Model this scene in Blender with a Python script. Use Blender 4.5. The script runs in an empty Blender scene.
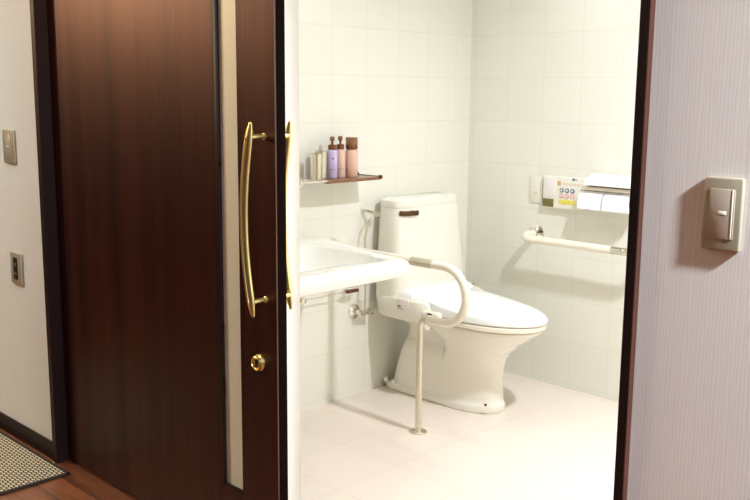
import bpy, bmesh, math
from mathutils import Vector, Matrix
C = bpy.context.scene.collection
PI = math.pi
# ------------------------------------------------------------------ layout (metres)
XL = -2.896          # tiled wall behind the toilet
YB = 3.578           # tiled wall with the paper holder
YI = 1.6705          # bathroom side of the corridor wall
YW = 1.480           # corridor side of the corridor wall
YD = 1.512           # front face of sliding door
YC = 3.09            # toilet centre line

# ------------------------------------------------------------------ object helpers
def obj(name, bm, mat, parent=None, smooth=35, kind=None, label=None):
    bmesh.ops.recalc_face_normals(bm, faces=bm.faces[:])
    me = bpy.data.meshes.new(name)
    bm.to_mesh(me); bm.free()
    mats = mat if isinstance(mat, (list, tuple)) else [mat]
    for m in mats: me.materials.append(m)
    if smooth:
        for p in me.polygons: p.use_smooth = True
        me.set_sharp_from_angle(angle=math.radians(smooth))
    o = bpy.data.objects.new(name, me); C.objects.link(o)
    if parent:
        o.parent = parent
        o.matrix_parent_inverse = Matrix.Translation(parent.location).inverted()
    if kind: o['kind'] = kind
    if label: o['label'] = label
    return o
def thing(name, label, cat, loc=(0, 0, 0), group=None):
    o = bpy.data.objects.new(name, None); C.objects.link(o)
    o.empty_display_size = .05
    o.location = loc; o['label'] = label; o['category'] = cat
    if group: o['group'] = group
    return o
def tag(o, label, cat, group=None):
    o['label'] = label; o['category'] = cat
    if group: o['group'] = group
    return o
def B(): return bmesh.new()
def box(bm, x0, x1, y0, y1, z0, z1, bev=0, seg=2, mi=0):
    r = bmesh.ops.create_cube(bm, size=1)
    vs = r['verts']
    for v in vs:
        v.co = Vector(((x0+x1)/2+v.co.x*(x1-x0), (y0+y1)/2+v.co.y*(y1-y0), (z0+z1)/2+v.co.z*(z1-z0)))
    fs = list({f for v in vs for f in v.link_faces})
    for f in fs: f.material_index = mi
    if bev:
        es = list({e for v in vs for e in v.link_edges})
        bmesh.ops.bevel(bm, geom=es, offset=bev, segments=seg, profile=.5, affect='EDGES')
    return bm
def loft(bm, rings, cap=True, closed=True, mi=0):
    vr = [[bm.verts.new(p) for p in r] for r in rings]
    n = len(vr[0])
    for a, b in zip(vr, vr[1:]):
        for i in range(n if closed else n-1):
            j = (i+1) % n
            f = bm.faces.new((a[i], a[j], b[j], b[i])); f.material_index = mi
    if cap:
        for r in (vr[0], vr[-1]):
            f = bm.faces.new(r); f.material_index = mi
    return bm
def tube(bm, pts, r, seg=16, cap=True, ell=None, up=None):
    """sweep; r a number or list; ell=(ru, rv) elliptical factor with fixed up"""
    P = [Vector(p) for p in pts]; n = len(P)
    T = [(P[min(i+1, n-1)]-P[max(i-1, 0)]).normalized() for i in range(n)]
    u = Vector(up) if up else (Vector((0, 0, 1)) if abs(T[0].z) < .9 else Vector((1, 0, 0)))
    rings = []
    for i in range(n):
        u = (u-T[i]*u.dot(T[i])).normalized(); v = T[i].cross(u)
        ri = r[i] if isinstance(r, (list, tuple)) else r
        eu, ev = ell or (1, 1)
        rings.append([P[i]+u*math.cos(2*PI*k/seg)*ri*eu+v*math.sin(2*PI*k/seg)*ri*ev for k in range(seg)])
    return loft(bm, rings, cap)
def lathe(bm, prof, org, axis='Z', seg=32, mi=0):
    """prof list of (r, h) along axis"""
    ax = {'X': Vector((1, 0, 0)), 'Y': Vector((0, 1, 0)), 'Z': Vector((0, 0, 1))}[axis] if isinstance(axis, str) else Vector(axis).normalized()
    u = ax.orthogonal().normalized(); v = ax.cross(u); o = Vector(org)
    return loft(bm, [[o+ax*h+(u*math.cos(2*PI*k/seg)+v*math.sin(2*PI*k/seg))*max(r, 1e-4) for k in range(seg)] for r, h in prof], True, True, mi)
def arc(cx, cz, r, a0, a1, n, y):
    return [(cx+r*math.cos(math.radians(a0+(a1-a0)*i/n)), y, cz+r*math.sin(math.radians(a0+(a1-a0)*i/n))) for i in range(n+1)]
def egg(xb, xf, hw, z, yc=YC, nb=3.2, nf=2.0, xm=None, n=64, zf=None):
    """toilet outline: squarish towards the wall, rounded to the front (+X)"""
    if xm is None: xm = xb+(xf-xb)*.45
    out = []
    for k in range(n):
        a = 2*PI*k/n; c, s = math.cos(a), math.sin(a)
        e = nf if c > 0 else nb
        L = (xf-xm) if c > 0 else (xm-xb)
        x = xm+L*math.copysign(abs(c)**(2/e), c)
        y = yc+hw*math.copysign(abs(s)**(2/e), s)
        out.append((x, y, zf(x, y) if zf else z))
    return out
def sup(cx, cy, hx, hy, z, e=4, n=64):
    out = []
    for k in range(n):
        a = 2*PI*k/n; c, s = math.cos(a), math.sin(a)
        out.append((cx+hx*math.copysign(abs(c)**(2/e), c), cy+hy*math.copysign(abs(s)**(2/e), s), z))
    return out

# ------------------------------------------------------------------ material helpers
def s2l(c):
    return tuple((x/255/12.92 if x/255 <= .04045 else ((x/255+.055)/1.055)**2.4) for x in c)+(1,)
def mat(name, rgb, rough=.5, metal=0, coat=0, spec=.5, trans=0, ior=1.45, vary=0, vscale=8, bump=0, bscale=60, emit=None):
    m = bpy.data.materials.new(name); m.use_nodes = True
    nt = m.node_tree; b = nt.nodes['Principled BSDF']
    col = s2l(rgb) if max(rgb) > 1 else tuple(rgb)+(1,)
    b.inputs['Base Color'].default_value = col
    b.inputs['Roughness'].default_value = rough; b.inputs['Metallic'].default_value = metal
    b.inputs['Coat Weight'].default_value = coat; b.inputs['Coat Roughness'].default_value = .06
    b.inputs['Specular IOR Level'].default_value = spec
    b.inputs['Transmission Weight'].default_value = trans; b.inputs['IOR'].default_value = ior
    tc = nt.nodes.new('ShaderNodeTexCoord')
    nz = nt.nodes.new('ShaderNodeTexNoise'); nz.inputs['Scale'].default_value = vscale; nz.inputs['Detail'].default_value = 4
    nt.links.new(tc.outputs['Object'], nz.inputs['Vector'])
    mx = nt.nodes.new('ShaderNodeMix'); mx.data_type = 'RGBA'
    mx.inputs['A'].default_value = tuple(c*(1-vary) for c in col[:3])+(1,)
    mx.inputs['B'].default_value = tuple(min(1, c*(1+vary)) for c in col[:3])+(1,)
    nt.links.new(nz.outputs['Fac'], mx.inputs['Factor']); nt.links.new(mx.outputs['Result'], b.inputs['Base Color'])
    if bump:
        n2 = nt.nodes.new('ShaderNodeTexNoise'); n2.inputs['Scale'].default_value = bscale
        nt.links.new(tc.outputs['Object'], n2.inputs['Vector'])
        bp = nt.nodes.new('ShaderNodeBump'); bp.inputs['Strength'].default_value = bump; bp.inputs['Distance'].default_value = .002
        nt.links.new(n2.outputs['Fac'], bp.inputs['Height']); nt.links.new(bp.outputs['Normal'], b.inputs['Normal'])
    return m
class NT:
    def __init__(s, m): s.t = m.node_tree; s.b = s.t.nodes['Principled BSDF']
    def n(s, k, **kw):
        x = s.t.nodes.new(k)
        for a, v in kw.items(): setattr(x, a, v)
        return x
    def l(s, a, b): s.t.links.new(a, b)
    def math(s, op, a, b=None, c=None):
        x = s.n('ShaderNodeMath', operation=op)
        for i, v in enumerate((a, b, c)):
            if v is None: continue
            if isinstance(v, (int, float)): x.inputs[i].default_value = v
            else: s.l(v, x.inputs[i])
        return x.outputs[0]
def newmat(name, rough=.5, coat=0):
    m = bpy.data.materials.new(name); m.use_nodes = True
    b = m.node_tree.nodes['Principled BSDF']; b.inputs['Roughness'].default_value = rough
    b.inputs['Coat Weight'].default_value = coat
    return m, NT(m)
def tiles(name, u, v, su, sv, ou, ov, col, grout, gw=.0025, rough=.25, bump=.1, vary=.008):
    m, N = newmat(name, rough)
    tc = N.n('ShaderNodeTexCoord'); sp = N.n('ShaderNodeSeparateXYZ'); N.l(tc.outputs['Object'], sp.inputs[0])
    ds = []; ids = []
    for ax, s_, o_ in ((u, su, ou), (v, sv, ov)):
        t = N.math('DIVIDE', N.math('SUBTRACT', sp.outputs[ax], o_), s_)
        ids.append(N.math('FLOOR', t))
        fr = N.math('FRACT', t)
        d = N.math('MULTIPLY', N.math('MINIMUM', fr, N.math('SUBTRACT', 1, fr)), s_)
        ds.append(d)
    d = N.math('MINIMUM', ds[0], ds[1])
    mr = N.n('ShaderNodeMapRange'); mr.interpolation_type = 'SMOOTHSTEP'
    mr.inputs['From Min'].default_value = gw*.4; mr.inputs['From Max'].default_value = gw*1.3
    N.l(d, mr.inputs['Value'])
    cb = N.n('ShaderNodeCombineXYZ'); N.l(ids[0], cb.inputs[0]); N.l(ids[1], cb.inputs[1])
    wn = N.n('ShaderNodeTexWhiteNoise'); N.l(cb.outputs[0], wn.inputs['Vector'])
    c0 = s2l(col)
    m1 = N.n('ShaderNodeMix', data_type='RGBA'); m1.inputs['A'].default_value = tuple(x*(1-vary) for x in c0[:3])+(1,); m1.inputs['B'].default_value = tuple(min(1, x*(1+vary)) for x in c0[:3])+(1,)
    N.l(wn.outputs['Value'], m1.inputs['Factor'])
    m2 = N.n('ShaderNodeMix', data_type='RGBA'); m2.inputs['A'].default_value = s2l(grout)
    N.l(mr.outputs[0], m2.inputs['Factor']); N.l(m1.outputs['Result'], m2.inputs['B']); N.l(m2.outputs['Result'], N.b.inputs['Base Color'])
    bp = N.n('ShaderNodeBump'); bp.inputs['Strength'].default_value = bump; bp.inputs['Distance'].default_value = .0015
    N.l(mr.outputs[0], bp.inputs['Height']); N.l(bp.outputs['Normal'], N.b.inputs['Normal'])
    return m
def wood(name, dark, light, axis='Z', rough=.3, coat=.3, stretch=30, fine=220, croug=.1, plank=None, spec=.5):
    m, N = newmat(name, rough, coat)
    N.b.inputs['Coat Roughness'].default_value = croug; N.b.inputs['Specular IOR Level'].default_value = spec
    tc = N.n('ShaderNodeTexCoord'); mp = N.n('ShaderNodeMapping'); N.l(tc.outputs['Object'], mp.inputs['Vector'])
    sc = [1, 1, 1]; sc['XYZ'.index(axis)] = 1/stretch
    mp.inputs['Scale'].default_value = sc
    n1 = N.n('ShaderNodeTexNoise'); n1.inputs['Scale'].default_value = 14; n1.inputs['Detail'].default_value = 6
    n2 = N.n('ShaderNodeTexNoise'); n2.inputs['Scale'].default_value = fine; n2.inputs['Detail'].default_value = 3
    N.l(mp.outputs[0], n1.inputs['Vector']); N.l(mp.outputs[0], n2.inputs['Vector'])
    f = N.math('ADD', N.math('MULTIPLY', n1.outputs['Fac'], .55), N.math('MULTIPLY', n2.outputs['Fac'], .45))
    if plank:
        sp = N.n('ShaderNodeSeparateXYZ'); N.l(tc.outputs['Object'], sp.inputs[0])
        t = N.math('DIVIDE', N.math('ADD', sp.outputs[1], .02), plank)
        row = N.math('FLOOR', t); fr = N.math('FRACT', t)
        wn = N.n('ShaderNodeTexWhiteNoise', noise_dimensions='1D'); N.l(row, wn.inputs['W'])
        tx = N.math('DIVIDE', N.math('ADD', sp.outputs[0], N.math('MULTIPLY', wn.outputs['Value'], .9)), .9)
        wn2 = N.n('ShaderNodeTexWhiteNoise', noise_dimensions='2D')
        cb = N.n('ShaderNodeCombineXYZ'); N.l(row, cb.inputs[0]); N.l(N.math('FLOOR', tx), cb.inputs[1]); N.l(cb.outputs[0], wn2.inputs['Vector'])
        f = N.math('ADD', f, N.math('MULTIPLY', N.math('SUBTRACT', wn2.outputs['Value'], .5), .35))
        fx = N.math('FRACT', tx)
        d = N.math('MINIMUM', N.math('MULTIPLY', N.math('MINIMUM', fr, N.math('SUBTRACT', 1, fr)), plank), N.math('MULTIPLY', N.math('MINIMUM', fx, N.math('SUBTRACT', 1, fx)), .9))
        g = N.n('ShaderNodeMapRange'); g.inputs['From Min'].default_value = .0008; g.inputs['From Max'].default_value = .0022; N.l(d, g.inputs['Value'])
    mr = N.n('ShaderNodeMapRange'); mr.inputs['From Min'].default_value = .35; mr.inputs['From Max'].default_value = .65; N.l(f, mr.inputs['Value'])
    mx = N.n('ShaderNodeMix', data_type='RGBA'); mx.inputs['A'].default_value = s2l(dark); mx.inputs['B'].default_value = s2l(light)
    N.l(mr.outputs[0], mx.inputs['Factor']); out = mx.outputs['Result']
    if plank:
        m3 = N.n('ShaderNodeMix', data_type='RGBA'); m3.inputs['A'].default_value = s2l((40, 20, 12)); N.l(g.outputs[0], m3.inputs['Factor']); N.l(out, m3.inputs['B']); out = m3.outputs['Result']
    N.l(out, N.b.inputs['Base Color'])
    bp = N.n('ShaderNodeBump'); bp.inputs['Strength'].default_value = .12; bp.inputs['Distance'].default_value = .0006
    N.l(n2.outputs['Fac'], bp.inputs['Height']); N.l(bp.outputs['Normal'], N.b.inputs['Normal'])
    return m

TILE, GROUT = (240, 238, 224), (234, 231, 214)
M = {}
M['tileX'] = tiles('tile_left', 1, 2, .2, .2, 2.665, .0235, TILE, GROUT)
M['tileY'] = tiles('tile_back', 0, 2, .2, .2, -2.07, .0235, TILE, GROUT)
M['tileF'] = tiles('tile_floor', 0, 1, .3, .3, -2.8, 1.75, (238, 224, 209), (231, 214, 196), gw=.003, rough=.35)
M['plaster'] = mat('plaster', (235, 228, 212), .8, vary=.02, bump=.1)
M['jambwhite'] = mat('painted_white', (226, 220, 208), .45, vary=.01)
M['ceil'] = mat('ceiling_paper', (225, 222, 214), .9, bump=.2)
M['dark'] = wood('dark_stained_frame', (20, 10, 10), (34, 17, 14), rough=.45, coat=0, spec=.25)
M['edgelit'] = wood('lit_brown_edge', (62, 32, 22), (88, 48, 34), rough=.4, coat=0)  # lighter than the frame: lit edges painted into the colour
M['door'] = wood('mahogany_door', (14, 5, 8), (48, 17, 14), rough=.41, coat=0, stretch=60, fine=260, spec=.5)
_n = NT(M['door']); _mx = [x for x in _n.t.nodes if x.type == 'MAP_RANGE'][0]
_st = _n.n('ShaderNodeMix', data_type='RGBA'); _st.inputs['A'].default_value = (.45, .13, .06, 1); _st.inputs['B'].default_value = (1, .40, .18, 1)
_n.l(_mx.outputs[0], _st.inputs['Factor']); _n.l(_st.outputs['Result'], _n.b.inputs['Specular Tint'])
M['floor'] = wood('oak_floor', (84, 44, 26), (136, 80, 48), axis='X', rough=.35, coat=.3, croug=.2, stretch=14, fine=120, plank=.09)
M['porc'] = mat('porcelain_ivory', (242, 237, 222), .12, coat=.5, vary=.01)
M['porcw'] = mat('porcelain_white', (246, 243, 232), .1, coat=.5, vary=.01)
M['lidw'] = mat('white_plastic', (246, 245, 240), .22, coat=.3, vary=.01)
M['seatp'] = mat('cream_plastic', (246, 238, 218), .25, coat=.2, vary=.01)
M['rail'] = mat('cream_vinyl_grip', (244, 236, 216), .3, vary=.02, bump=.05, bscale=200)
M['chrome'] = mat('chrome', (225, 220, 208), .12, 1, vary=.03)
M['steel'] = mat('brushed_steel', (214, 208, 190), .28, 1, vary=.06, vscale=60)
M['brass'] = mat('polished_brass', (252, 232, 158), .36, 1, vary=.06, vscale=20)
M['bronze'] = mat('bronze_plastic', (128, 80, 50), .35, .5, vary=.08)
M['bronzed'] = mat('dark_bronze', (88, 62, 36), .3, .7, vary=.1)
M['black'] = mat('black_plastic', (22, 20, 20), .4, vary=.1)
M['redbrown'] = mat('dark_red_grip', (96, 44, 34), .45, vary=.15)
M['plate'] = mat('bronze_grey_plate', (176, 168, 146), .35, .35, vary=.03)
M['rocker'] = mat('taupe_rocker', (182, 168, 152), .35, .2, vary=.03)
M['wplate'] = mat('white_plate', (240, 236, 220), .35, vary=.02)
M['lav'] = mat('lavender_bottle', (206, 190, 226), .3, vary=.03)
M['pink'] = mat('pink_bottle', (232, 196, 178), .3, vary=.03)
M['amber'] = mat('peach_bottle', (232, 192, 170), .2, vary=.04)
M['cap'] = mat('clear_bronze_cap', (186, 138, 96), .1, 0, trans=.55, vary=.03)
M['print'] = mat('violet_print', (138, 116, 160), .6, vary=.1)
M['glass'] = mat('frosted_glass_strip', (236, 240, 226), .55, vary=.02, bump=.08, bscale=300)
M['paper'] = mat('toilet_paper', (250, 249, 250), .9, vary=.01, bump=.2, bscale=250)
M['shelfwood'] = mat('smoked_brown_shelf', (132, 92, 66), .25, vary=.15, vscale=30)
M['shelfpale'] = mat('pale_shelf', (232, 214, 196), .25, vary=.03)
M['grey'] = mat('grey_button', (118, 128, 150), .4, vary=.05)
M['rose'] = mat('rose_button', (226, 170, 176), .4, vary=.05)
M['yel'] = mat('yellow_button', (236, 222, 96), .4, vary=.05)
M['orange'] = mat('orange_sticker', (222, 168, 118), .5, vary=.05)
M['olive'] = mat('olive_display', (120, 108, 56), .3, vary=.1)
M['edgedark'] = mat('dark_door_edge', (16, 7, 4), .9, spec=.05, vary=.1)
M['labelp'] = mat('paper_label', (240, 232, 226), .6, vary=.02)
M['ink'] = mat('dark_print', (78, 72, 70), .6, vary=.1)
M['hose'] = mat('braided_hose', (206, 198, 176), .3, .7, vary=.1, vscale=200)

# wallpaper with fine vertical cords
m, N = newmat('corded_wallpaper', .85)
tc = N.n('ShaderNodeTexCoord'); mp = N.n('ShaderNodeMapping'); mp.inputs['Scale'].default_value = (1, 1, .06); N.l(tc.outputs['Object'], mp.inputs['Vector'])
w1 = N.n('ShaderNodeTexNoise'); w1.inputs['Scale'].default_value = 60; w1.inputs['Detail'].default_value = 3; N.l(mp.outputs[0], w1.inputs['Vector'])
sp = N.n('ShaderNodeSeparateXYZ'); N.l(tc.outputs['Object'], sp.inputs[0])
w2 = N.n('ShaderNodeTexNoise'); w2.inputs['Scale'].default_value = 350; N.l(tc.outputs['Object'], w2.inputs['Vector'])
sn = N.math('SINE', N.math('ADD', N.math('MULTIPLY', sp.outputs[0], 1000), N.math('MULTIPLY', w1.outputs['Fac'], 14)))
f = N.math('ADD', N.math('ADD', N.math('MULTIPLY', sn, .07), .38), N.math('MULTIPLY', w2.outputs['Fac'], .24))
mr = N.n('ShaderNodeMapRange'); mr.inputs['From Min'].default_value = .35; mr.inputs['From Max'].default_value = .65; N.l(f, mr.inputs['Value'])
mx = N.n('ShaderNodeMix', data_type='RGBA'); mx.inputs['A'].default_value = s2l((206, 200, 196)); mx.inputs['B'].default_value = s2l((226, 221, 218)); N.l(mr.outputs[0], mx.inputs['Factor']); N.l(mx.outputs['Result'], N.b.inputs['Base Color'])
bp = N.n('ShaderNodeBump'); bp.inputs['Strength'].default_value = .5; bp.inputs['Distance'].default_value = .0007; N.l(f, bp.inputs['Height']); N.l(bp.outputs['Normal'], N.b.inputs['Normal'])
M['wallpaper'] = m
# woven mat
m, N = newmat('woven_mat', .9)
tc = N.n('ShaderNodeTexCoord'); sp = N.n('ShaderNodeSeparateXYZ'); N.l(tc.outputs['Object'], sp.inputs[0])
u = N.math('DIVIDE', sp.outputs[0], .024); v = N.math('DIVIDE', sp.outputs[1], .013)
u2 = N.math('ADD', u, N.math('MULTIPLY', N.math('FLOOR', v), .5))
fu = N.math('ABSOLUTE', N.math('SUBTRACT', N.math('FRACT', u2), .5)); fv = N.math('ABSOLUTE', N.math('SUBTRACT', N.math('FRACT', v), .5))
d = N.math('ADD', fu, fv)
mr = N.n('ShaderNodeMapRange'); mr.inputs['From Min'].default_value = .42; mr.inputs['From Max'].default_value = .58; N.l(d, mr.inputs['Value'])
mx = N.n('ShaderNodeMix', data_type='RGBA'); mx.inputs['A'].default_value = s2l((206, 190, 156)); mx.inputs['B'].default_value = s2l((58, 46, 38)); N.l(mr.outputs[0], mx.inputs['Factor']); N.l(mx.outputs['Result'], N.b.inputs['Base Color'])
bp = N.n('ShaderNodeBump'); bp.inputs['Distance'].default_value = .002; bp.invert = True; N.l(mr.outputs[0], bp.inputs['Height']); N.l(bp.outputs['Normal'], N.b.inputs['Normal'])
M['mat'] = m
M['matedge'] = mat('mat_binding', (44, 34, 30), .8, vary=.1, bump=.3, bscale=300)

# ================================================================== THE SETTING
def struct(name, bm, m, parent=None):
    return obj(name, bm, m, parent, kind='structure', smooth=0)
ZC = 2.35
struct('floor', box(B(), -6, 3, -1.6, YI, -.1, 0), M['floor'])
struct('floor_bathroom', box(B(), XL-.1, -.3, YI, YB+.1, -.1, 0), M['tileF'])
struct('ceiling', box(B(), -6, 3, -1.6, YI, ZC, ZC+.1), M['ceil'])
struct('ceiling_bathroom', box(B(), XL-.1, -.3, YI, YB+.1, 2.25, ZC), M['ceil'])
struct('wall_left', box(B(), XL-.1, XL, YI, YB+.1, 0, 2.25), M['tileX'])
struct('wall_back', box(B(), XL, -.3, YB, YB+.1, 0, 2.25), M['tileY'])
struct('wall_bathroom_side', box(B(), -.3, -.2, YI, YB+.1, 0, 2.25), M['plaster'])
# corridor wall: left stretch, stretch behind the door, right stretch, head
bm = B(); box(bm, -6, -3.109, YW, YI, 0, ZC); struct('wall_front_left', bm, M['wallpaper'])
bm = B(); box(bm, -3.109, -1.95, 1.553, YI, 0, 2.02); struct('wall_behind_door', bm, M['jambwhite'])
bm = B(); box(bm, -.801, 3, YW, YI, 0, ZC); struct('wall_front_right', bm, M['wallpaper'])
bm = B(); box(bm, -3.109, -.801, YW, YI, 2.02, ZC); struct('wall_front_head', bm, M['wallpaper'])
struct('wall_opposite', box(B(), -6, 3, -1.7, -1.6, 0, ZC), M['dark'])
struct('wall_far_end', box(B(), -6.1, -6, -1.7, YI, 0, ZC), M['dark'])
struct('wall_near_end', box(B(), 3, 3.1, -1.7, YI, 0, ZC), M['dark'])
struct('baseboard_left', box(B(), -6, -3.1095, 1.471, YW, 0, .068, .002), M['dark'])
struct('baseboard_right', box(B(), -.796, 3, 1.471, YW, 0, .068, .002), M['dark'])
# door frame: narrow dark casings with reveals
struct('trim_left', box(B(), -3.109, -3.080, 1.466, 1.553, 0, 2.02, .001), M['dark'])
bm = B(); box(bm, -.821, -.803, 1.465, YI, 0, 2.02, .001); struct('trim_right', bm, M['dark'])
bm = B(); box(bm, -.803, -.8012, 1.4655, YW+.002, 0, 2.02, .0005); struct('trim_right_edge', bm, M['edgelit'])  # casing side face, its lit look painted as lighter brown
struct('trim_head', box(B(), -3.08, -.821, 1.466, 1.55, 2.0, 2.02), M['dark'])

# ================================================================== SLIDING DOOR
door = struct('door_1', (lambda bm: (
    box(bm, -3.079, -2.122, YD, YD+.034, .006, 1.995, .0015),
    box(bm, -2.020, -1.861, YD, YD+.034, .006, 1.995, .0015),
    box(bm, -2.122, -2.020, YD, YD+.034, .006, .212),
    box(bm, -2.122, -2.020, YD, YD+.034, 1.85, 1.995), bm)[-1])(B()), M['door'])
def dpart(name, bm, m, parent=door, **k):
    o = obj(name, bm, m, parent, **k); return o
dpart('glass_panel', box(B(), -2.120, -2.0205, YD+.010, YD+.020, .213, 1.849), M['glass'], label='narrow frosted glass strip')
bm = B(); box(bm, -2.122, -2.106, YD-.0005, YD+.009, .2125, 1.85, .001)
box(bm, -2.106, -2.0205, YD-.0005, YD+.009, .2125, .220, .001)
dpart('glass_bead', bm, M['dark'])
dpart('edge_dark_strip', box(B(), -1.8612, -1.8585, YD+.0045, YD+.0338, .006, 1.995, .0004), M['edgedark'], label='dark strip on the closing edge')  # added dark strip over the door's closing edge
dpart('edge_lit_line', box(B(), -1.8612, -1.8588, YD-.0004, YD+.004, .006, 1.995, .0005), M['edgelit'])  # lit line along the door's front corner, painted in lighter brown
def pull(yc, ysurf, sgn, name, lab):
    pts, rr = [], []
    n = 28
    for i in range(n+1):
        t = i/n; z = .764+(1.272-.764)*t
        x = -1.900-.034*math.sin(PI*t)**.9 if 0 < t < 1 else -1.900
        pts.append((x, yc, z)); rr.append(.0125*(.62+.38*min(1, math.sin(PI*t)*3.2)))
    rr[0] = rr[-1] = .0045; rr[1] = rr[-2] = .0088
    pts = [(pts[0][0], yc, pts[0][2]-.0015)]+pts+[(pts[-1][0], yc, pts[-1][2]+.0015)]; rr = [.0015]+rr+[.0015]
    bm = B(); tube(bm, pts, rr, 20, ell=(1.15, .72), up=(1, 0, 0))
    h = obj(name, bm, M['brass'], door, label=lab)
    for z in (1.236, .803):
        bm = B(); xx = -1.9035
        tube(bm, [(xx, yc, z), (xx, yc+(ysurf-yc)*.5, z), (xx, ysurf, z)], .0065, 14)
        lathe(bm, [(.009, 0), (.009, .004), (.0065, .006)], (xx, ysurf-.0+(-.000), z), (0, -sgn, 0), 20)
        obj('handle_post', bm, M['brass'], h)
    # raised centre ridge along the grip
    bm = B(); tube(bm, [(p[0], yc-sgn*.0078, p[2]) for p in pts[3:-3]], .0022, 8)
    obj('handle_ridge', bm, M['brass'], h)
    return h
pull(1.4655, YD, 1, 'door_handle', 'bowed brass pull on the corridor side')
pull(1.5945, YD+.034, -1, 'door_handle', 'bowed brass pull on the bathroom side')
bm = B(); lathe(bm, [(.023, 0), (.023, .004), (.020, .008), (.020, .014), (.0165, .016), (.0155, .012), (.001, .012)], (-1.934, YD, .622), (0, -1, 0), 32)
lk = dpart('lock_cylinder', bm, M['brass'], label='round brass lock')
bm = B(); box(bm, -1.9365, -1.9315, YD-.0155, YD-.011, .611, .633, .001); obj('key_slot', bm, M['black'], lk)
bm = B(); lathe(bm, [(.006, 0), (.006, .006), (.004, .009)], (-3.085, 1.455, 0), 'Z', 14); box(bm, -3.093, -3.077, 1.449, 1.461, 0, .002, .0005)
tag(obj('door_guide', bm, M['chrome']), 'tiny metal door guide on the floor at the foot of the dark frame', 'door guide')

# ================================================================== CORRIDOR THINGS
t = thing('doormat', 'woven beige and brown doormat with dark binding on the wood floor', 'doormat', (-3.5, 1.2, 0))
obj('mat_weave', box(B(), -4.09, -2.965, .76, 1.440, 0.0005, .008, .002), M['mat'], t)
bm = B()
box(bm, -4.10, -2.953, 1.439, 1.452, .0005, .009, .002); box(bm, -4.10, -2.953, .75, .762, .0005, .009, .002)
box(bm, -2.966, -2.953, .75, 1.452, .0005, .009, .002); box(bm, -4.10, -4.089, .75, 1.452, .0005, .009, .002)
obj('mat_border', bm, M['matedge'], t, label='dark fabric border')

def switch(cx, z0, z1, w, label, cat, kind, name):
    t = thing(name, label, cat, (cx, YW, z0))
    h = z1-z0; cz = (z0+z1)/2
    obj('cover_plate', box(B(), cx-w/2, cx+w/2, YW-.0095, YW, z0, z1, .003, 3), M['plate'], t)
    f = .0215 if kind != 'outlet' else .017
    bm = B(); box(bm, cx-f, cx+f, YW-.0112, YW-.009, cz-h*.345, cz+h*.345, .0012)
    r = obj('rocker' if kind != 'outlet' else 'socket_insert', bm, M['rocker'] if kind != 'outlet' else M['black'], t)
    if kind == 'big':
        obj('chrome_strip', box(B(), cx+.0165, cx+.0185, YW-.0118, YW-.0108, cz-h*.33, cz+h*.34, .0004), M['wplate'], r, label='bright vertical strip')
        obj('name_window', box(B(), cx-.006, cx+.0085, YW-.0118, YW-.0108, cz-.001, cz+.005, .0004), M['wplate'], r, label='small pale marker window')
    if kind == 'small':
        obj('name_window', box(B(), cx-.010, cx+.010, YW-.0128, YW-.0115, cz-.002, cz+.003, .0004), M['wplate'], r)
    if kind == 'outlet':
        for dz in (.017, -.017):
            for dx in (-.006, .006):
                obj('slot', box(B(), cx+dx-.001, cx+dx+.001, YW-.0125, YW-.0115, cz+dz-.005, cz+dz+.005), M['plate'], r)
    return t
switch(-.656, 1.099, 1.219, .066, 'large bronze-grey rocker light switch on the wallpaper right of the doorway', 'light switch', 'big', 'light_switch')
switch(-3.352, 1.083, 1.206, .088, 'upper grey switch plate on the wall left of the dark door', 'light switch', 'small', 'light_switch')
switch(-3.346, .630, .750, .086, 'lower socket plate with dark insert on the wall left of the door', 'wall socket', 'outlet', 'wall_socket')

# ================================================================== TOILET
toilet = thing('toilet', 'ivory one-piece toilet with closed lid against the tiled wall', 'toilet', (-2.6, YC, 0))
bm = B()
R = [(0, -2.882, -2.33, .120), (.026, -2.882, -2.33, .120), (.034, -2.872, -2.33, .114), (.040, -2.846, -2.34, .106), (.12, -2.825, -2.36, .105), (.20, -2.800, -2.4, .101), (.232, -2.790, -2.4, .090), (.262, -2.78, -2.4, .074), (.31, -2.77, -2.4, .076), (.34, -2.80, -2.4, .11), (.385, -2.84, -2.4, .13)]
loft(bm, [egg(a, b, w, z, nb=9, nf=3) for z, a, b, w in R])
R = [(0, -2.66, -2.284, .118), (.03, -2.66, -2.284, .118), (.045, -2.655, -2.293, .107), (.15, -2.64, -2.298, .105), (.19, -2.60, -2.296, .107), (.225, -2.56, -2.288, .113), (.26, -2.545, -2.266, .126), (.305, -2.555, -2.215, .150), (.345, -2.62, -2.155, .170), (.372, -2.66, -2.120, .179), (.386, -2.66, -2.110, .180), (.388, -2.66, -2.118, .172)]
loft(bm, [egg(a, b, w, z, nb=3.5, nf=2.1) for z, a, b, w in R])
bowl = obj('bowl', bm, M['porc'], toilet)
md = bowl.modifiers.new('r', 'REMESH'); md.mode = 'VOXEL'; md.voxel_size = .0055; md.use_smooth_shade = True
md = bowl.modifiers.new('s', 'SMOOTH'); md.factor = .6; md.iterations = 5
for yy, xx in ((YC-.112, -2.866), (YC-.113, -2.815)):
    bm = B(); lathe(bm, [(.011, 0), (.011, .012), (.008, .018), (.001, .02)], (xx, yy, .032), 'Z', 16); obj('bolt_cap', bm, M['porcw'], bowl)
bm = B(); lathe(bm, [(.006, 0), (.006, .003), (.001, .004)], (-2.305, YC-.085, .05), (.6, -.8, 0), 12); obj('bolt_cap', bm, M['bronzed'], bowl, label='small dark screw cap')
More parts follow.
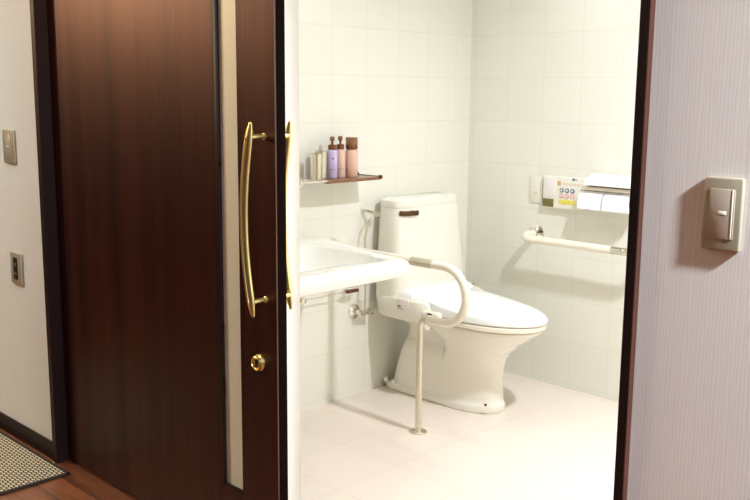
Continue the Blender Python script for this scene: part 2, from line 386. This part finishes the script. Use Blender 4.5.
# rear housing joining bowl and tank
bm = B()
def hs(xb, xf, hw, z, e=5, yc=YC+.010): return sup((xb+xf)/2, yc, (xf-xb)/2, hw, z, e)
loft(bm, [hs(-2.84, -2.56, .205, .366), hs(-2.866, -2.525, .222, .374), hs(-2.875, -2.515, .228, .386), hs(-2.878, -2.518, .228, .436), hs(-2.878, -2.535, .226, .462), hs(-2.878, -2.56, .216, .474)])
hous = obj('rear_housing', bm, M['porc'], toilet)
# tank
YT = 3.124
bm = B()
loft(bm, [hs(-2.882, -2.690, .245, .44, 4, YT), hs(-2.885, -2.690, .247, .46, 4, YT), hs(-2.885, -2.702, .236, .62, 4, YT), hs(-2.885, -2.718, .222, .78, 4, YT), hs(-2.885, -2.724, .214, .846, 4, YT), hs(-2.885, -2.726, .212, .851, 4, YT)])
tank = obj('tank', bm, M['porc'], toilet)
bm = B()
loft(bm, [hs(-2.885, -2.726, .2125, .8510, 4, YT), hs(-2.886, -2.725, .2140, .856, 4, YT), hs(-2.886, -2.725, .2140, .868, 4, YT), hs(-2.886, -2.727, .212, .882, 4, YT), hs(-2.878, -2.740, .200, .890, 4, YT), hs(-2.862, -2.765, .175, .894, 4, YT)])
obj('tank_lid', bm, M['porc'], toilet)
bm = B()
tube(bm, [(-2.742, 2.922, .832), (-2.727, 2.938, .831), (-2.717, 2.958, .831), (-2.710, 2.985, .831), (-2.708, 3.006, .831)], .011, 14, ell=(1.0, .45))
lathe(bm, [(.010, 0), (.010, .020)], (-2.735, 2.985, .832), 'X', 20)
obj('flush_lever', bm, M['bronzed'], tank, label='dark bronze flush lever')
# seat, lid, washlet shell
def slab(o0, z0, z1, yi):
    xb, xf, hw = o0
    return [egg(xb+.006, xf-.006, hw-.006, z0, nb=3.2), egg(xb, xf, hw, z0+.005, nb=3.2), egg(xb, xf, hw, z1-.005, nb=3.2), egg(xb+.005, xf-.005, hw-.005, z1, nb=3.2)]
bm = B(); loft(bm, slab((-2.60, -2.098, .187), .391, .414, 0)); obj('seat', bm, M['seatp'], toilet)
bm = B()
XB, XF, HW = -2.655, -2.092, .190
def ztop(s):
    def f(x, y):
        t = (XF-x)/(XF-XB)
        return .430+.060*min(1, t)**1.1*(1-.25*s**6)+.016*(1-s**2.4)
    return f
rings = [egg(XB+.004, XF-.006, HW-.005, .4165), egg(XB, XF, HW, .421)]
for s in (1, .985, .95, .88, .75, .55, .3, .08):
    xm = XB+(XF-XB)*.45
    rings.append(egg(xm-(xm-XB)*s, xm+(XF-xm)*s, HW*s, 0, xm=xm, zf=(lambda s: (lambda x, y: ztop(s)(x, y)-(.004 if s == 1 else 0)))(s)))
loft(bm, rings); obj('lid', bm, M['lidw'], toilet, label='glossy white closed lid')
bm = B(); loft(bm, [hs(-2.75, -2.57, .214, .462, 4), hs(-2.75, -2.59, .214, .470, 4), hs(-2.74, -2.61, .204, .488, 4), hs(-2.72, -2.635, .185, .499, 4), hs(-2.71, -2.65, .165, .502, 4)])
obj('seat_base', bm, M['lidw'], toilet)
bm = B(); lathe(bm, [(.004, 0), (.004, .003), (.001, .004)], (-2.56, YC+.13, .503), 'Z', 12); obj('lid_button', bm, M['bronzed'], toilet)
bm = B(); box(bm, -2.57, -2.468, YC-.214, YC-.180, .400, .437, .013, 4); pod = obj('control_panel', bm, M['seatp'], toilet)
obj('sensor_window', box(B(), -2.530, -2.505, YC-.2155, YC-.2135, .425, .432, .0005), M['black'], pod, label='small dark window')
lb = obj('label', box(B(), -2.700, -2.636, YC-.2195, YC-.2135, .415, .467, .0005), M['labelp'], toilet, label='small white paper label')
bm = B(); box(bm, -2.698, -2.680, YC-.2202, YC-.2194, .432, .438); box(bm, -2.700, -2.665, YC-.2202, YC-.2194, .424, .426); obj('label_print', bm, M['ink'], lb)

# water supply
ws = thing('stop_valve', 'chrome stop valve and thin hose on the tiled wall left of the toilet', 'stop valve', (XL, 2.795, .39))
bm = B(); lathe(bm, [(.034, 0), (.033, .004), (.020, .011), (.012, .013), (.012, .05)], (XL, 2.795, .388), 'X', 28); obj('escutcheon', bm, M['chrome'], ws)
bm = B(); tube(bm, [(XL+.05, 2.78, .388), (XL+.05, 2.83, .388), (XL+.05, 2.842, .39)], .011, 16)
lathe(bm, [(.015, 0), (.015, .018), (.010, .022)], (XL+.05, 2.842, .388), 'Y', 16); obj('valve_body', bm, M['chrome'], ws)
bm = B(); tube(bm, [(XL+.045, 2.795, .40), (XL+.045, 2.795, .43), (XL+.045, 2.795, .445)], [.006, .005, .009], 14); obj('valve_handle', bm, M['chrome'], ws)
pts = [(XL+.05, 2.818, .395), (XL+.05, 2.818, .5), (XL+.05, 2.816, .62), (XL+.05, 2.815, .72), (XL+.055, 2.822, .775), (XL+.06, 2.84, .805), (XL+.06, 2.858, .822)]
bm = B(); tube(bm, pts, .0048, 12); obj('supply_hose', bm, M['hose'], ws)
bm = B(); lathe(bm, [(.010, 0), (.013, .004), (.013, .022), (.009, .026), (.009, .034)], (XL+.06, 2.858, .823), 'Y', 16)
tube(bm, [(XL+.004, 2.845, .838), (XL+.03, 2.85, .836), (XL+.06, 2.868, .828)], .008, 12); obj('hose_nut', bm, M['chrome'], ws)

# ================================================================== HANDRAIL BY THE BASIN
yr = 2.66
hr = thing('support_rail', 'cream U-shaped support rail on a chrome leg between basin and toilet', 'handrail', (-2.377, yr, 0))
zt, rb = .697, .111
top = [(XL+.02, yr, zt), (-2.7, yr, zt), (-2.42, yr, zt)]
bm = B(); tube(bm, top, .0165, 20); obj('wall_arm', bm, M['rail'], hr)
bm = B(); tube(bm, [(-2.425, yr, zt), (-2.36, yr, zt), (-2.315, yr, zt)], .0178, 20); obj('chrome_collar', bm, M['steel'], hr, label='short chrome collar')
pts = [(-2.316, yr, zt), (-2.29, yr, zt)]+arc(-2.258, zt-rb, rb, 90, -90, 22, yr)+[(-2.29, yr, zt-2*rb), (-2.315, yr, zt-2*rb), (-2.335, yr, zt-2*rb+.002)]
bm = B(); tube(bm, pts, .0165, 20); obj('grip_loop', bm, M['rail'], hr)
bm = B(); tube(bm, [(-2.377, yr, .004), (-2.377, yr, .2), (-2.377, yr, .428), (-2.374, yr, .448), (-2.366, yr, .463), (-2.352, yr, .473), (-2.325, yr, .476)], .0135, 20); obj('leg', bm, M['steel'], hr, label='brushed metal leg')
bm = B(); lathe(bm, [(.036, 0), (.036, .004), (.030, .008), (.015, .012), (.0142, .02)], (-2.377, yr, 0), 'Z', 32); obj('floor_flange', bm, M['steel'], hr)
bm = B(); lathe(bm, [(.006, -.012), (.012, -.008), (.013, 0), (.009, .009), (.001, .012)], (-2.332, yr-.012, .447), (0, -1, .2), 20); obj('clamp_knob', bm, M['lidw'], hr)
bm = B(); lathe(bm, [(.036, 0), (.035, .006), (.02, .012), (.0175, .03)], (XL, yr, zt), 'X', 28); obj('wall_flange', bm, M['steel'], hr)

# ================================================================== WASHBASIN
wb = thing('washbasin', 'white ceramic wall-hung washbasin left of the toilet', 'washbasin', (XL, 2.1, .75))
Y0, Y1, XFN, ZT = 1.73, 2.552, -2.215, .75
def basin_out(grow, z):
    """outline, squarish with soft corners, front slightly waisted"""
    out = []; n = 96
    cx, cy = (XL+XFN)/2, (Y0+Y1)/2; hx, hy = (XFN-XL)/2-grow, (Y1-Y0)/2-grow
    for k in range(n):
        a = 2*PI*k/n; c, s = math.cos(a), math.sin(a); e = 9
        x = cx+hx*math.copysign(abs(c)**(2/e), c); y = cy+hy*math.copysign(abs(s)**(2/e), s)
        ty = (y-cy)/hy; tx = (x-cx)/hx
        if tx > 0: x -= .035*tx*max(0, 1-ty*ty)**1.2
        y -= math.copysign(.088*max(0, (tx+1)/2)**1.2*abs(ty), ty)
        x = max(x, XL)
        out.append((x, y, z-(.013*max(0, 1-ty*ty) if z < .73 and tx > 0 else 0)+(.014*max(0, -tx) if z > .73 else 0)))
    return out
def basin_in(k_, z, dx=0, sc=1.0):
    out = []; n = 96
    cx, cy = -2.545+dx, (Y0+Y1)/2-.003; hx, hy = .222*sc, .288*sc**.9
    for k in range(n):
        a = 2*PI*k/n; c, s = math.cos(a), math.sin(a); e = 4.2
        x = cx+hx*math.copysign(abs(c)**(2/e), c); y = cy+hy*math.copysign(abs(s)**(2/e), s)
        ty = (y-cy)/hy; tx = (x-cx)/hx
        if tx > 0: x -= .03*tx*(1-ty*ty)
        out.append((x, y, z))
    return out
bm = B()
loft(bm, [basin_in(0, .636, -.03, .32), basin_in(0, .640, -.03, .5), basin_in(0, .655, -.02, .68), basin_in(0, .688, -.008, .86), basin_in(0, .72, -.003, .95), basin_in(0, .738, 0, .985), basin_in(0, .7465, 0, 1.0), basin_in(0, .7495, 0, 1.02),
          basin_out(.022, .7505), basin_out(.010, .748), basin_out(.003, .743), basin_out(0, .736), basin_out(0, .716), basin_out(.006, .702), basin_out(.03, .692), basin_out(.07, .684), basin_in(0, .664, -.075, .92), basin_in(0, .640, -.10, .72), basin_in(0, .620, -.12, .45)])
obj('bowl', bm, M['porcw'], wb)
bm = B(); lathe(bm, [(.024, 0), (.024, .003), (.016, .004), (.001, .002)], (-2.565, 2.11, .637), 'Z', 24); obj('drain', bm, M['chrome'], wb)
bm = B(); tube(bm, [(-2.80, 2.11, .745), (-2.80, 2.11, .83), (-2.79, 2.11, .86), (-2.76, 2.11, .875), (-2.70, 2.11, .865), (-2.67, 2.11, .845)], [.022, .018, .016, .014, .012, .011], 18); obj('faucet', bm, M['chrome'], wb)
bm = B(); tube(bm, [(-2.565, 2.11, .63), (-2.565, 2.11, .45), (-2.58, 2.11, .415), (-2.62, 2.11, .41), (XL+.002, 2.11, .41)], .016, 16); obj('drain_pipe', bm, M['chrome'], wb)
# towel bar below the basin
tb = thing('towel_bar', 'thin chrome towel bar with dark red-brown end on the wall under the basin', 'towel bar', (XL, 2.5, .5))
xt = XL+.045; 
bm = B(); tube(bm, [(xt, 2.16, .497), (xt, 2.4, .497), (xt, 2.715, .497)], .0032, 12); obj('bar', bm, M['chrome'], tb)
bm = B(); lathe(bm, [(.016, 0), (.016, .006), (.009, .010), (.008, .045), (.012, .048), (.012, .058), (.004, .062)], (XL, 2.455, .497), 'X', 20); obj('bracket', bm, M['chrome'], tb)
bm = B(); box(bm, xt-.010, xt+.010, 2.705, 2.775, .489, .503, .003, 2); obj('end_grip', bm, M['redbrown'], tb, label='dark red-brown end')
bm = B(); lathe(bm, [(.006, 0), (.005, .04)], (XL, 2.735, .497), 'X', 12); obj('bracket', bm, M['chrome'], tb)

# ================================================================== SHELF WITH BOTTLES
zs = 1.0
sh = thing('wall_shelf', 'small brown shelf with chrome brackets on the tiled wall above the basin', 'shelf', (XL, 2.6, zs))
obj('shelf_board', box(B(), XL+.012, XL+.150, 2.505, 2.806, zs-.013, zs, .002), M['shelfwood'], sh)
obj('shelf_pale_end', box(B(), XL+.012, XL+.140, 2.372, 2.5045, zs-.008, zs, .002), M['shelfpale'], sh, label='pale section of the shelf')  # left end of the shelf in a paler colour
bm = B(); tube(bm, [(XL+.146, 2.36, zs-.002), (XL+.146, 2.44, zs-.002), (XL+.146, 2.5045, zs-.002)], .0042, 12); obj('front_rod', bm, M['chrome'], sh)
for y in (2.366, 2.806):
    bm = B(); tube(bm, [(XL+.002, y, zs-.002), (XL+.07, y, zs-.002), (XL+.150, y, zs-.002)], .0045, 12)
    lathe(bm, [(.014, 0), (.014, .006), (.006, .010)], (XL, y, zs-.002), 'X', 20)
    lathe(bm, [(.002, -.010), (.0085, -.006), (.0095, 0), (.0085, .006), (.002, .010)], (XL+.148, y, zs-.002), 'X', 16)
    if y < 2.5: 
        lathe(bm, [(.012, -.014), (.015, -.006), (.015, .008), (.006, .014)], (XL+.138, y, zs-.002), 'Z', 18)
    obj('bracket', bm, M['chrome'] if y < 2.5 else M['bronzed'], sh)
def cup(x, y, r, h, label):
    bm = B(); lathe(bm, [(r*.86, 0), (r*.9, .001), (r, h-.002), (r, h), (r-.0018, h), (r*.88-.001, .004), (.001, .004)], (x, y, zs+.0005), 'Z', 32)
    return tag(obj('metal_cup', bm, M['steel']), label, 'cup', 'metal cups on the shelf')
cup(XL+.062, 2.545, .026, .112, 'silver metal cup beside the lavender bottle')
cup(XL+.095, 2.490, .026, .108, 'silver metal cup at the left end of the shelf')
def pump_bottle(x, y, r, h, body, label, tall, capm):
    t = thing('pump_bottle', label, 'bottle', (x, y, zs), 'pump bottles on the shelf')
    bm = B(); lathe(bm, [(r*.9, 0), (r, .004), (r, h-.010), (r*.92, h-.004), (r*.6, h), (r*.55, h+.004)], (x, y, zs+.0005), 'Z', 32); obj('bottle_body', bm, body, t)
    if tall == 'pump':
        bm = B(); lathe(bm, [(r*.80, 0), (r*.80, .018), (r*.66, .020), (.0045, .021), (.0045, .034), (.009, .036), (.0095, .050), (.007, .053)], (x, y, zs+h), 'Z', 24)
        tube(bm, [(x, y, zs+h+.041), (x+.012, y-.010, zs+h+.045), (x+.021, y-.018, zs+h+.040)], [.0048, .004, .003], 12)
        obj('pump', bm, M['bronze'], t)
    else:
        bm = B(); lathe(bm, [(r*.97, 0), (r*.97, .017), (r*.7, .018), (r*.4, .022), (r*.35, .035), (r*.5, .037), (r*.5, .044)], (x, y, zs+h), 'Z', 24); obj('foam_pump', bm, M['bronze'], t)
        bm = B(); lathe(bm, [(r*.97, .0175), (r*.97, .046), (r*.90, .049), (.001, .0495)], (x, y, zs+h), 'Z', 28); obj('clear_cap', bm, capm, t)
    return t
p1 = pump_bottle(XL+.070, 2.600, .0215, .118, M['lav'], 'lavender pump bottle next to the metal cups', 'pump', None)
p2 = pump_bottle(XL+.060, 2.655, .0195, .118, M['pink'], 'pink pump bottle, middle one of the three bottles', 'pump', None)
p3 = pump_bottle(XL+.072, 2.709, .0265, .117, M['amber'], 'peach bottle with a clear bronze cap, right end of the row', 'foam', M['cap'])
for p, y, r in ((p1, 2.600, .0215), (p2, 2.655, .0195)):
    bm = B()
    cx = XL+(.070 if p is p1 else .060)
    for k in range(5):
        a = math.radians(-62+k*13); q = (cx+math.cos(a)*(r+.0003), y+math.sin(a)*(r+.0003))
        lathe(bm, [(.0012, -.0016), (.0014, 0), (.0012, .0016)], (q[0], q[1], zs+.036), 'Z', 8)
    obj('lettering', bm, M['print'], p, label='small violet lettering')
    if p is p1:
        bm = B(); a = math.radians(-36); lathe(bm, [(.0045, 0), (.0045, .0006)], (cx+math.cos(a)*r, y+math.sin(a)*r, zs+.082), (math.cos(a), math.sin(a), 0), 16)
        obj('emblem', bm, M['print'], p, label='small round violet emblem')

# ================================================================== BACK WALL: REMOTE, OUTLET, PAPER, GRAB BAR
t = thing('wall_outlet', 'pale outlet plate on the tiles just left of the remote panel', 'outlet', (-2.485, YB, .91))
obj('cover_plate', box(B(), -2.519, -2.449, YB-.008, YB, .853, .973, .003), M['wplate'], t)
bm = B(); box(bm, -2.499, -2.469, YB-.0095, YB-.0075, .885, .941, .001); oi = obj('socket_insert', bm, M['wplate'], t)
for z in (.927, .899):
    for x in (-2.490, -2.479): obj('slot', box(B(), x, x+.002, YB-.0098, YB-.009, z-.006, z+.004), M['orange'], oi)
t = thing('remote_panel', 'toilet remote with rows of coloured buttons on the tiled wall', 'control panel', (-2.33, YB, .9))
yf = YB-.027
pb = obj('panel_body', box(B(), -2.432, -2.205, yf, YB, .840, .984, .004, 3), M['wplate'], t)
bd = obj('display', box(B(), -2.4305, -2.372, yf-.0012, yf+.002, .844, .880, .0006), M['olive'], t, label='olive-brown display window')
box_ = box(B(), -2.354, -2.336, yf-.0008, yf+.001, .945, .964); obj('sticker', box_, M['orange'], t, label='small orange-brown emblem')
bm = B()
for k in range(7): box(bm, -2.328+k*.016, -2.317+k*.016, yf-.0006, yf+.001, .948, .958)
obj('lettering', bm, M['shelfpale'], t)
bm = B(); lathe(bm, [(.007, 0), (.007, .0008)], (-2.271, yf+.0004, .976), (0, -1, 0), 16); lathe(bm, [(.004, 0), (.004, .0008)], (-2.258, yf+.0004, .977), (0, -1, 0), 16); obj('maker_mark', bm, M['grey'], t)
for row, (z, mm) in enumerate(((.924, 'grey'), (.899, 'rose'), (.872, 'yel'))):
    for k in range(3):
        x = -2.330+k*.0285
        if row < 2:
            bm = B(); lathe(bm, [(.0105, 0), (.0105, .002), (.009, .003)], (x, yf, z), (0, -1, 0), 20)
            lathe(bm, [(.0048, .003), (.0048, .0035)], (x, yf, z), (0, -1, 0), 12, mi=1); obj('button', bm, [M[mm], M['wplate']], t)
        else:
            bm = B(); box(bm, x-.0135, x+.0135, yf-.002, yf+.001, z-.010, z+.010, .001); obj('button', bm, M[mm], t)
obj('panel_cover', box(B(), -2.430, -2.360, yf-.001, yf+.001, .884, .976, .0005), M['labelp'], t)
# double paper holder
t = thing('paper_holder', 'double toilet paper holder with white top cover beside the remote panel', 'toilet paper holder', (-2.1, YB, .9))
X0, X1 = -2.196, -1.93
bm = B(); box(bm, X0+.002, X1, YB-.012, YB, .856, 1.004, .003)
obj('back_plate', bm, M['wplate'], t)
bm = B()
loft(bm, [[(x, YB-.012, .955), (x, YB-.012, 1.010), (x, YB-.05, 1.010), (x, YB-.098, .990), (x, YB-.110, .972), (x, YB-.110, .966), (x, YB-.100, .966), (x, YB-.06, .960)] for x in (X0+.030, X0+.034, -2.1, X1)])
obj('top_cover', bm, M['lidw'], t)
bm = B(); box(bm, X0+.030, X1, YB-.109, YB-.02, .9585, .9605); obj('cutter_edge', bm, M['steel'], t, label='thin metal edge')
obj('front_strip', box(B(), X0+.004, X1, YB-.100, YB-.012, .944, .958, .003), M['seatp'], t)
for x in (-2.2005, -2.080, -1.957):
    bm = B(); box(bm, x-.002, x+.002, YB-.075, YB-.010, .885, .944, .001)
    lathe(bm, [(.011, -.0025), (.012, 0), (.011, .0025)], (x, YB-.062, .902), 'X', 18); obj('arm', bm, M['chrome'], t)
for x, lab in ((-2.140, 'white toilet paper roll nearest the remote panel'), (-2.019, 'white toilet paper roll next to the dark door frame, right of its twin')):
    w = .0565
    bm = B(); lathe(bm, [(.018, -w), (.042, -w), (.043, -w+.002), (.043, w-.002), (.042, w), (.018, w), (.018, -w)], (x, YB-.062, .897), 'X', 40)
    # loose sheet over the front
    y = YB-.062-.0435
    box(bm, x-w, x+w, y-.0006, y+.0006, .862, .900)
    tag(obj('toilet_paper_roll', bm, M['paper']), lab, 'toilet paper roll', 'toilet paper rolls in the holder')
# grab bar
t = thing('grab_bar', 'cream grab bar with chrome wall flange on the tiles under the paper holder', 'grab bar', (-2.48, YB, .7))
yg, zg = YB-.112, .699
bm = B(); lathe(bm, [(.040, 0), (.039, .006), (.026, .014), (.0185, .02), (.0185, .032)], (-2.475, YB, zg+.012), (0, -1, 0), 32); obj('wall_flange', bm, M['chrome'], t)
bm = B(); tube(bm, [(-2.475, YB-.028, zg+.012), (-2.476, YB-.06, zg+.010), (-2.475, YB-.082, zg+.008), (-2.470, YB-.098, zg+.004), (-2.458, YB-.108, zg+.001), (-2.440, yg, zg), (-2.420, yg, zg)], .0185, 20); obj('elbow', bm, M['seatp'], t)
bm = B(); tube(bm, [(-2.43, yg, zg), (-2.2, yg, zg), (-2.015, yg, zg)], .0175, 20); obj('grip', bm, M['rail'], t)
bm = B(); tube(bm, [(-2.017, yg, zg), (-1.97, yg, zg), (-1.93, yg, zg), (-1.915, yg+.01, zg), (-1.91, yg+.03, zg), (-1.91, YB, zg)], .0165, 20); obj('end_joint', bm, M['chrome'], t)

# ================================================================== LIGHTS
def area(name, loc, size, power, col, rot=(0, 0, 0), spread=180):
    l = bpy.data.lights.new(name, 'AREA'); l.shape = 'DISK'; l.size = size; l.energy = power; l.color = col; l.spread = math.radians(spread)
    o = bpy.data.objects.new(name, l); C.objects.link(o); o.location = loc; o.rotation_euler = rot; return o
def spot(name, loc, rad, power, col, ang=110, blend=.8, rot=(0, 0, 0)):
    l = bpy.data.lights.new(name, 'SPOT'); l.shadow_soft_size = rad; l.energy = power; l.color = col; l.spot_size = math.radians(ang); l.spot_blend = blend
    o = bpy.data.objects.new(name, l); C.objects.link(o); o.location = loc; o.rotation_euler = rot; return o
BC = (.90, .97, 1.08)
area('bathroom_downlight_basin', (-2.60, 2.42, 2.24), .10, 3, BC)
area('bathroom_downlight_back', (-2.10, 3.30, 2.24), .10, 3, BC)
area('bathroom_ceiling_lamp', (-1.10, 2.66, 2.24), .12, 35, BC, spread=150)
area('corridor_downlight_door', (-2.45, 1.16, 2.34), .10, 14, (1, .70, .42))
area('corridor_fill_left', (-4.25, .35, 2.34), .14, 30, (.42, 1, 1.12))  # added unseen fill for the left wall, cool to offset the orange light
area('corridor_downlight_switch', (.80, 1.2, 2.34), .13, 205, (.92, 1.0, 1.07))
pl = bpy.data.lights.new('door_sheen_light', 'POINT'); pl.energy = 150; pl.shadow_soft_size = .09; pl.color = (1, .60, .32)  # added unseen point light, placed to give the door its warm sheen
po = bpy.data.objects.new('door_sheen_light', pl); C.objects.link(po); po.location = (-5.4, -.36, 2.1)
W = bpy.data.worlds.new('world'); bpy.context.scene.world = W; W.use_nodes = True
W.node_tree.nodes['Background'].inputs['Color'].default_value = (.05, .05, .05, 1)

# ================================================================== CAMERA
cam = bpy.data.cameras.new('camera'); co = bpy.data.objects.new('camera', cam); C.objects.link(co)
r = Vector((0.70977683, 0.70437031, 0.00890595)); u = Vector((-0.1242231, 0.11271189, 0.98583196)); fw = Vector((-0.69338695, 0.70082701, -0.16749935))
co.matrix_world = Matrix(((r.x, u.x, -fw.x, 0), (r.y, u.y, -fw.y, 0), (r.z, u.z, -fw.z, 1.35), (0, 0, 0, 1)))
cam.sensor_width = 36; cam.lens = 924.77*36/750; cam.clip_start = .05
S = bpy.context.scene; S.camera = co
S.view_settings.view_transform = 'Standard'; S.view_settings.look = 'None'; S.view_settings.exposure = 0; S.view_settings.gamma = 1
